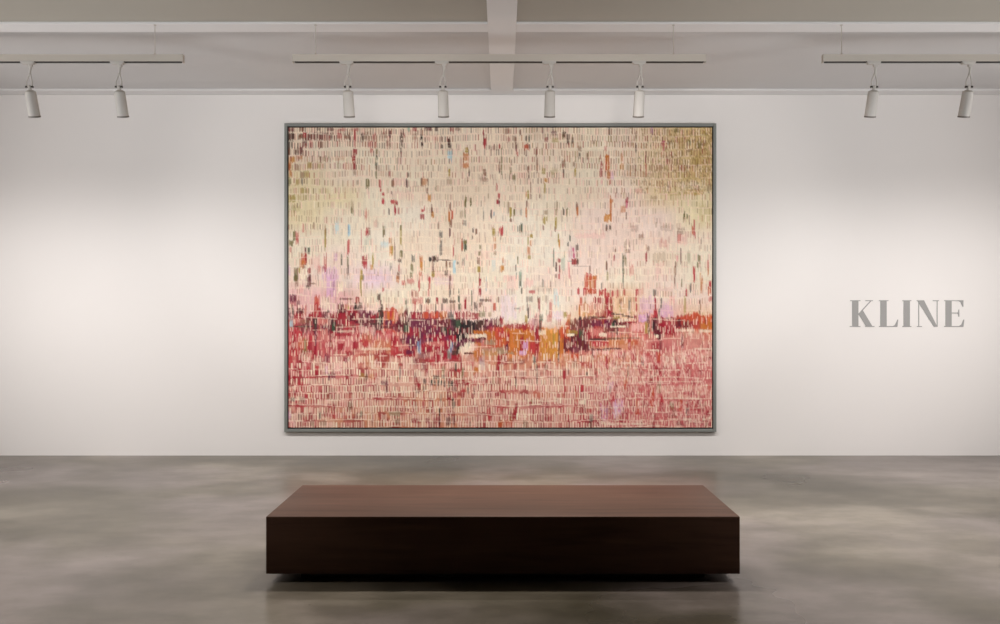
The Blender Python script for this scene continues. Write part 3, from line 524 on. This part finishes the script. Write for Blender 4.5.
# ground colour, 12 columns x 15 rows over the canvas
GP = {'c': (231, 216, 193), 'd': (233, 213, 191), 'p': (233, 208, 194), 'k': (224, 176, 172), 'y': (231, 213, 174), 'o': (214, 184, 132),
      'l': (226, 196, 208), 'w': (234, 221, 203), 't': (222, 196, 158), 'r': (182, 62, 72), 'R': (142, 36, 52), 'm': (104, 36, 52),
      's': (204, 116, 112), 'S': (212, 148, 132), 'O': (198, 108, 46), 'A': (208, 146, 60), 'P': (98, 32, 58), 'q': (200, 110, 108),
      'b': (224, 184, 150), 'C': (208, 138, 108)}
GROUND = ["ddddddddcdto", "dccdcdddcdto", "yddcddddcdto", "yycddddcdpty", "yccwddwcpppy", "ccwdddwwpppd", "cpwdddwwppdc",
          "pplcdcwppcpc", "kkccdpwwpbpp", "kkkckpwwbbkb", "qqsqRsCCCCsS", "qqCRqCCCCCqs", "qsSSCSSSSSss", "rSSCCSSSsqss", "SCCCCSSSsqss"]
# how many dark / cream marks lie on each patch (0..9)
DARK = ["999877788999", "987666778999", "765444566888", "642233433655", "532222222333", "322223222333", "322233222333",
        "333333223333", "444444334444", "333333334443", "333333333333", "344333333222", "455544444222", "444433444222", "444433444332"]
CREAM = ["555555555554", "444444444444", "444444444444", "333333333333", "222222222222", "222222222222", "222222222222", "333333333333",
         "333333223333", "443332112233", "444332113344", "666543334455", "888888888855", "888888888755", "888888888766"]

AX0, AX1, AY0, AY1 = 289.0, 711.2, 126.3, 427.2
S_ = 1.705
NXA, NYA = int((AX1 - AX0) * S_), int((AY1 - AY0) * S_)
rng = np.random.default_rng(11)


def lin(rgb):
    c = np.asarray(rgb, dtype=np.float64) / 255.0
    return np.where(c <= 0.04045, c / 12.92, ((c + 0.055) / 1.055) ** 2.4)


def blow(grid, nx, ny):
    """smooth enlargement of a small grid (rows x cols [x ch]) to ny x nx"""
    g = np.asarray(grid, dtype=np.float64)
    if g.ndim == 2:
        g = g[..., None]
    h, w_ = g.shape[:2]

    def axis(n, m):
        p = np.clip((np.arange(n) + 0.5) / n * m - 0.5, 0, m - 1)
        i = np.minimum(p.astype(int), m - 2)
        t = p - i
        t = t * t * (3 - 2 * t)
        return i, t
    iy, ty = axis(ny, h)
    ix, tx_ = axis(nx, w_)
    a = g[iy][:, ix] * (1 - tx_)[None, :, None] + g[iy][:, ix + 1] * tx_[None, :, None]
    b = g[iy + 1][:, ix] * (1 - tx_)[None, :, None] + g[iy + 1][:, ix + 1] * tx_[None, :, None]
    return a * (1 - ty)[:, None, None] + b * ty[:, None, None]


def vnoise(cw, ch):
    """value noise with cells of cw x ch raster cells"""
    return blow(rng.random((max(2, int(NYA / ch)), max(2, int(NXA / cw)))), NXA, NYA)[..., 0]


img = blow([[lin(GP[c]) for c in row] for row in GROUND], NXA, NYA)
dark = blow([[int(c) / 9 for c in row] for row in DARK], NXA, NYA)[..., 0]
cream = blow([[int(c) / 9 for c in row] for row in CREAM], NXA, NYA)[..., 0]
# thin vertical streaks of the underpaint and soft patches
streak = vnoise(2, 14) * 0.6 + vnoise(3, 50) * 0.4
img *= (0.90 + 0.20 * streak)[..., None]
patch = vnoise(30, 18)
img *= np.stack([1 + 0.06 * (patch - .5), 1 + 0.10 * (patch - .5), 1 + 0.14 * (patch - .5)], -1)


# the red underpaint breaks through in the lower half, unevenly
yy = (np.arange(NYA) + .5)[:, None] / NYA
brk = np.clip((0.6 * vnoise(9, 26) + 0.4 * vnoise(5, 9) - 0.52) / 0.14, 0, 1) * np.clip((yy - 0.70) / 0.05, 0, 1) * 0.75
img = img * (1 - brk[..., None]) + lin((152, 36, 48)) * brk[..., None]
pale = np.clip((0.6 * vnoise(40, 12) + 0.4 * vnoise(14, 8) - 0.55) / 0.15, 0, 1) * np.clip((yy - 0.70) / 0.05, 0, 1) * 0.55
img = img * (1 - pale[..., None]) + lin((232, 187, 166)) * pale[..., None]


def stamp(cx, cy, w_, h_, col, alpha, ragged=0.20, slant=0.0):
    x0, x1 = cx - w_ / 2, cx + w_ / 2
    ia, ib = max(0, int(x0 - 1)), min(NXA, int(x1 + 2))
    ja, jb = max(0, int(cy - h_ * 0.75 - 2)), min(NYA, int(cy + h_ * 0.75 + 3))
    if ib <= ia or jb <= ja:
        return
    xs = np.arange(ia, ib) + 0.5
    ys = (np.arange(ja, jb) + 0.5)[:, None]
    n = ib - ia
    mid = cy + slant * (xs - cx) + rng.normal(0, ragged * h_ * 0.4, n)
    half = h_ / 2 * (1 + rng.normal(0, ragged, n))
    ax = np.clip(np.minimum(xs - x0, x1 - xs) + 0.5, 0, 1)
    ay = np.clip(half[None, :] - np.abs(ys - mid[None, :]) + 0.5, 0, 1)
    st = 1.0 - (0.35 * rng.random(n) if w_ > 4 else 0.12 * rng.random(n))
    a = (ay * (ax * st)[None, :] * alpha)[..., None]
    c = col * (1 + rng.normal(0, 0.08, (1, n, 1)))
    img[ja:jb, ia:ib] = img[ja:jb, ia:ib] * (1 - a) + np.clip(c, 0, 1) * a


LP_ = {k: lin(v) for k, v in PAL.items()}
# the dark band across the canvas: x, upper edge, lower edge, colour
BAND = [(289, 319, 332, 'r'), (298, 313, 330, 'R'), (308, 316, 333, 'm'), (318, 306, 334, 'R'), (328, 316, 334, 'm'), (340, 308, 334, 'm'), (352, 305, 332, 'R'),
        (362, 311, 332, 'm'), (374, 312, 334, 'm'), (382, 306, 332, 'N'), (391, 308, 330, 'e'), (402, 312, 342, 'm'), (412, 311, 348, 'P'), (424, 312, 344, 'P'),
        (436, 312, 344, 'R'), (448, 313, 346, 'P'), (458, 316, 350, 'K'), (470, 320, 348, 'K'), (482, 320, 336, 'm'), (492, 322, 344, 'R'), (500, 324, 352, 'e'),
        (512, 326, 354, 'O'), (524, 326, 354, 'O'), (536, 324, 354, 'R'), (544, 328, 356, 'A'), (558, 328, 356, 'A'), (564, 322, 352, 'e'), (574, 318, 348, 'm'),
        (586, 316, 350, 'm'), (598, 316, 340, 'R'), (608, 312, 336, 'm'), (620, 318, 332, 'm'), (634, 320, 338, 's'), (646, 322, 338, 's'), (654, 312, 334, 'm'),
        (664, 318, 334, 'R'), (676, 316, 330, 'R'), (690, 314, 328, 'e'), (702, 314, 330, 'e'), (711, 316, 332, 'O')]
bx_ = np.array([b[0] for b in BAND], float)
XC = (np.arange(NXA) + .5) / S_ + AX0
jit = np.interp(np.arange(NXA), np.arange(0, NXA + 3, 3), rng.normal(0, 1.0, len(np.arange(0, NXA + 3, 3))))
top_ = (np.interp(XC, bx_, [b[1] for b in BAND]) + 1.8 * jit - AY0) * S_
bot_ = (np.interp(XC, bx_, [b[2] for b in BAND]) + 2.6 * rng.normal(0, 1, NXA) - AY0) * S_
bc_ = np.array([LP_[b[3]] for b in BAND])
colr = np.stack([np.interp(XC + 3 * jit, bx_, bc_[:, k]) for k in range(3)], -1)
Yc = (np.arange(NYA) + .5)[:, None]
am = np.clip((Yc - top_[None]) / 3 + .5, 0, 1) * np.clip((bot_[None] - Yc) / 7 + .5, 0, 1)
am = am * (0.74 + 0.26 * vnoise(3, 9)) * 1.0
am = am[..., None]
img = img * (1 - am) + colr[None] * (0.75 + 0.5 * vnoise(2, 10))[..., None] * am


LP_ = {k: lin(v) for k, v in PAL.items()}
blobs = []
for (fx, fy), txt in FIELDS.items():
    for it in txt.split('/'):
        p = it.split()
        zx, zy, zw, zh = map(float, p[:4])
        al = float(p[5]) if len(p) > 5 else 1.0
        blobs.append((zw * zh, (fx + zx / 7.8 - AX0) * S_, (fy + zy / 7.8 - AY0) * S_, zw / 7.8 * S_, zh / 7.8 * S_, LP_[p[4]], al))
blobs.sort(key=lambda b: -b[0])
for area, cx_, cy_, w_, h_, col, al in blobs:
    stamp(cx_, cy_, w_, h_, col * 0.86 if col.mean() < .5 else col, min(1, al * 1.05))

# rows of short upright marks, each row ending on a thin cream line
PITCH = 7.35 * S_
rows = int(NYA / PITCH) + 2
DK = [lin(c) for c in ((156, 88, 56), (120, 58, 38), (182, 116, 74), (166, 60, 48), (146, 110, 48), (84, 36, 30))]
CR = [lin(c) for c in ((244, 222, 196), (242, 211, 189), (248, 228, 203), (241, 203, 187))]
for r in range(rows):
    ph = rng.random() * 6
    base = (r + 0.5) * PITCH
    wob = lambda x: base + 2.0 * math.sin(x / 70 + ph) + 1.2 * math.sin(x / 23 + 2 * ph)
    x = rng.random() * 4
    while x < NXA:
        y = wob(x)
        yi, xi = min(max(int(y), 0), NYA - 1), min(int(x), NXA - 1)
        d, c = dark[yi, xi], cream[yi, xi]
        low = y / NYA > 0.62
        sl = rng.normal(0, 0.25)
        hgt = PITCH * rng.uniform(0.66, 0.92)
        if rng.random() < (d * 0.85 if low else 0.25 + 0.75 * d):
            if low:
                k = lin((176, 52, 58)) if rng.random() < .6 else DK[rng.integers(6)]
            elif r < 4 and x < NXA * .5:
                k = [DK[1], DK[3], DK[5], DK[0]][rng.integers(4)]
            else:
                k = DK[rng.integers(5)]
            stamp(x, y, rng.uniform(1.3, 2.1), hgt, k, rng.uniform(0.25, 1.0) * (0.5 + 0.5 * d if low else 0.18 + 0.85 * d ** 0.8), 0.06, sl)
        x += rng.uniform(1.5, 2.8)
        if 0.60 < y / NYA < 0.76:              # thin slanting dabs over the dark band
            if rng.random() < c * 1.0:
                stamp(x, y + rng.normal(0, 1.5), rng.uniform(1.1, 1.5), PITCH * rng.uniform(0.45, 0.95), CR[rng.integers(4)], rng.uniform(0.5, 0.95), 0.06, rng.normal(-0.6, 0.5))
        elif rng.random() < c * 1.05:
            stamp(x, y + rng.normal(0, .6), rng.uniform(1.4, 2.1) + (0.7 if low and x < NXA * .74 else 0), PITCH * rng.uniform(0.75, 1.05), CR[rng.integers(4)], rng.uniform(0.55, 0.98), 0.06, sl)
        x += rng.uniform(1.7, 2.7)
    # the cream line under the row, broken where the ground is left bare
    xs = 0.0
    while xs < NXA:
        L = rng.uniform(8, 40)
        yi, xi = min(max(int(wob(xs)), 0), NYA - 1), min(int(xs + L / 2), NXA - 1)
        if rng.random() < 0.30 + 0.6 * cream[yi, xi] and not (0.63 < yi / NYA < 0.76 and rng.random() < 0.6):
            k = CR[rng.integers(4)]
            so, la = rng.normal(0, 1.0), (0.95 if yi / NYA > 0.74 else 0.6)
            seg = np.arange(xs, xs + L, 3.0)
            for q in seg:
                stamp(q + 1.5, wob(q) + PITCH * 0.5 + so, 3.4, rng.uniform(1.2, 2.3), k, rng.uniform(0.4, 0.9) * la, 0.1)
        xs += L
# strokes laid over the finished rows
for area, cx_, cy_, w_, h_, col, al in blobs:
    if area < 2600:
        stamp(cx_ + rng.normal(0, .3), cy_, w_ * 0.85, h_ * 0.9, col * 0.85 if col.mean() < .5 else col, al * (0.62 if cy_ / NYA > .6 else 0.45), 0.18)
# loose speckle of small marks over the ochre corner and the rose corner
for _ in range(1500):
    x, y = rng.uniform(NXA * .80, NXA), rng.uniform(0, NYA * .22)
    if rng.random() < (x / NXA - .78) / .22:
        stamp(x, y, rng.uniform(1.2, 2.4), rng.uniform(2, 5), lin(((150, 116, 66), (170, 136, 84), (240, 218, 170), (120, 90, 60))[rng.integers(4)]), rng.uniform(.3, .65), .1, 0.4)
for _ in range(2600):
    x, y = rng.uniform(NXA * .72, NXA), rng.uniform(NYA * .74, NYA)
    stamp(x, y, rng.uniform(1.0, 1.8), rng.uniform(3, 8), lin(((240, 206, 190), (190, 78, 84), (232, 180, 168), (204, 100, 100))[rng.integers(4)]), rng.uniform(.3, .8), .1, 0.3)
for _ in range(900):
    x, y = rng.uniform(0, NXA), rng.uniform(NYA * .58, NYA * .80)
    stamp(x, y, rng.uniform(1.0, 1.6), rng.uniform(4, 11), lin(((246, 220, 200), (236, 190, 180), (240, 214, 190))[rng.integers(3)]), rng.uniform(.35, .85), .1, 0.3)
img *= (1 + rng.normal(0, 0.035, (NYA, NXA, 1)))
img = np.clip(img * ART_GAIN, 0.003, 0.93)

PD = 0.036            # how far the frame stands off the wall
fd = WALL_Y - PD
o0 = at(284.2, 432.0, fd)
o1 = at(716.4, 123.2, fd)
pc = Vector(((o0.x + o1.x) / 2, WALL_Y, (o0.z + o1.z) / 2))
pw, phh = (o1.x - o0.x) / 2, (o1.z - o0.z) / 2
art = tag(empty('painting', pc), 'large abstract canvas of cream rows over red and ochre in a grey frame', 'painting')
FWD = 0.031          # face width of the frame
fr = MB()
for lo, hi in (((-pw, -PD, -phh), (-pw + FWD, 0, phh)), ((pw - FWD, -PD, -phh), (pw, 0, phh)),
               ((-pw + FWD, -PD, phh - FWD), (pw - FWD, 0, phh)), ((-pw + FWD, -PD, -phh), (pw - FWD, 0, -phh + FWD))):
    fr.box(lo, hi, 0.0025)
fr.build('frame', M_FRAME, art)
tag(MB().box((-pw + FWD, -0.012, -phh + FWD), (pw - FWD, 0, phh - FWD)).build('backing_board', M_GAP, art), 'dark recessed board seen as a thin line round the canvas')

gap = 0.0125
cd_ = 0.028          # front of the canvas from the wall
hwc, hhc = pw - FWD - gap, phh - FWD - gap
xs = np.linspace(-hwc, hwc, NXA)
zs = np.linspace(hhc, -hhc, NYA)
co = np.zeros((NYA, NXA, 3), np.float32)
co[..., 0] = xs[None, :]
lum = img.mean(-1)
co[..., 1] = -cd_ - 0.0006 * lum
co[..., 2] = zs[:, None]
front = co.reshape(-1, 3)
nv = NXA * NYA
idx = np.arange(nv).reshape(NYA, NXA)
quads = np.stack([idx[:-1, :-1], idx[1:, :-1], idx[1:, 1:], idx[:-1, 1:]], -1).reshape(-1, 4)
# turned edges of the stretched canvas
ring = np.concatenate([idx[0, :], idx[1:, -1], idx[-1, -2::-1], idx[-2:0:-1, 0]])
back = front[ring].copy()
back[:, 1] = -0.012
bi = nv + np.arange(len(ring))
side = np.stack([ring, np.roll(ring, -1), np.roll(bi, -1), bi], -1)
allv = np.concatenate([front, back])
allq = np.concatenate([quads, side]).astype(np.int32)
me = bpy.data.meshes.new('canvas')
me.vertices.add(len(allv))
me.vertices.foreach_set('co', allv.ravel())
me.loops.add(allq.size)
me.loops.foreach_set('vertex_index', allq.ravel())
me.polygons.add(len(allq))
me.polygons.foreach_set('loop_start', np.arange(0, allq.size, 4, dtype=np.int32))
me.update(calc_edges=True)
me.validate()
ca = me.color_attributes.new('paint', 'FLOAT_COLOR', 'POINT')
rgba = np.ones((len(allv), 4), np.float32)
rgba[:nv, :3] = img.reshape(-1, 3)
rgba[nv:, :3] = img.reshape(-1, 3)[ring]
ca.data.foreach_set('color', rgba.ravel())
m_, nt_, b_ = new_mat('oil_paint_on_canvas')
va = N(nt_, 'ShaderNodeVertexColor', layer_name='paint')
nt_.links.new(va.outputs['Color'], b_.inputs['Base Color'])
b_.inputs['Roughness'].default_value = 0.6
b_.inputs['Specular IOR Level'].default_value = 0.2
me.materials.append(m_)
cv = bpy.data.objects.new('canvas', me)
COL.objects.link(cv)
cv.parent = art


# ------------------------------------------------------------------ lights
def spot_light(name, loc, aim, power, size, blend=1.0, radius=0.03, col=(1, 0.95, 0.90)):
    l = bpy.data.lights.new(name, 'SPOT')
    l.energy = power
    l.spot_size = math.radians(size)
    l.spot_blend = blend
    l.shadow_soft_size = radius
    l.color = col
    o = bpy.data.objects.new(name, l)
    o.location = loc
    o.rotation_euler = (Vector(aim) - Vector(loc)).to_track_quat('-Z', 'Y').to_euler()
    COL.objects.link(o)
    return o


HEADS_L = [-174, -79, 29.3, 119.0]
HEADS_C = [348.5, 444, 551.5, 641.5]
HEADS_R = [876.5, 971.5, 1080, 1172]
HZ = TZ0 - 0.432
WARM = (1.0, 0.982, 0.966)
for px in HEADS_L + HEADS_R:
    x = tx(px)
    spot_light('spot_lamp', (x, TD + 0.085, HZ), (x, TD + 0.085 + 0.15, HZ - 1.0), 58, 165, col=WARM)
for px in HEADS_C:
    x = tx(px)
    spot_light('spot_lamp', (x, TD + 0.085, HZ), (x * 1.1, TD + 0.085 + 0.22, HZ - 1.0), 52, 160, radius=0.06, col=WARM)
# fill spots added behind the camera to brighten the painting
for x in (-1.6, 0.0, 1.6):
    spot_light('added_painting_fill', (x * 0.4, -0.6, 2.35), (x, WALL_Y, 2.45), 390, 27, 0.6, 0.3, (1.0, 0.97, 0.93))
# unseen overhead spots: bench pair from its shadow, outer pair added floor fill
for x, p in ((-0.5, 235), (0.5, 235)):
    spot_light('unseen_overhead_spot', (x, 5.75, CEIL_Z - 0.02), (x, 5.1, 0), p, 90, 1.0, 0.04)
for x in (-3.1, 3.1):
    spot_light('unseen_overhead_spot', (x, 4.0, CEIL_Z - 0.02), (x, 3.9, 0), 420, 78, 1.0, 0.06)
# overhead fill added to brighten the foot of the wall
for x in (-4.3, -2.55, -0.85, 0.85, 2.55, 4.3):
    spot_light('unseen_overhead_spot', (x, 5.75, CEIL_Z - 0.02), (x, 7.3, 0), 105, 70, 1.0, 0.15, WARM)
# unseen fill added at both sides to lift the long wall
for x in (-6.4, 6.4):
    spot_light('added_wall_fill', (x, 5.0, 2.1), (x * 0.25, WALL_Y, 2.0), 235, 130, 1.0, 0.25, (1.0, 0.97, 0.95))
for x in (-4.2, -2.2, 2.2, 4.2):  # upward fill added out of view to brighten the ceiling
    spot_light('added_ceiling_fill', (x, 2.2, 0.5), (x * 0.8, 7.4, CEIL_Z), 270, 62, 1.0, 1.0, (0.90, 0.96, 1.0))


# ------------------------------------------------------------------ camera, world, view
cd = bpy.data.cameras.new('camera')
cd.sensor_width = 36.0
cd.sensor_fit = 'HORIZONTAL'
cd.lens = F / 1000.0 * 36.0
cd.shift_x = -(CX - 500.0) / 1000.0
cam = bpy.data.objects.new('camera', cd)
cam.location = (0, 0, EYE)
cam.rotation_euler = (math.radians(90), 0, 0)
COL.objects.link(cam)
scn.camera = cam

w = bpy.data.worlds.new('world')
w.use_nodes = True
w.node_tree.nodes['Background'].inputs['Color'].default_value = (0.9, 0.88, 0.85, 1)
w.node_tree.nodes['Background'].inputs['Strength'].default_value = 0.05
scn.world = w
scn.view_settings.view_transform = 'Standard'
scn.view_settings.look = 'None'
scn.view_settings.gamma = 1.0
scn.view_settings.use_curve_mapping = False
scn.view_settings.exposure = EXPOSURE
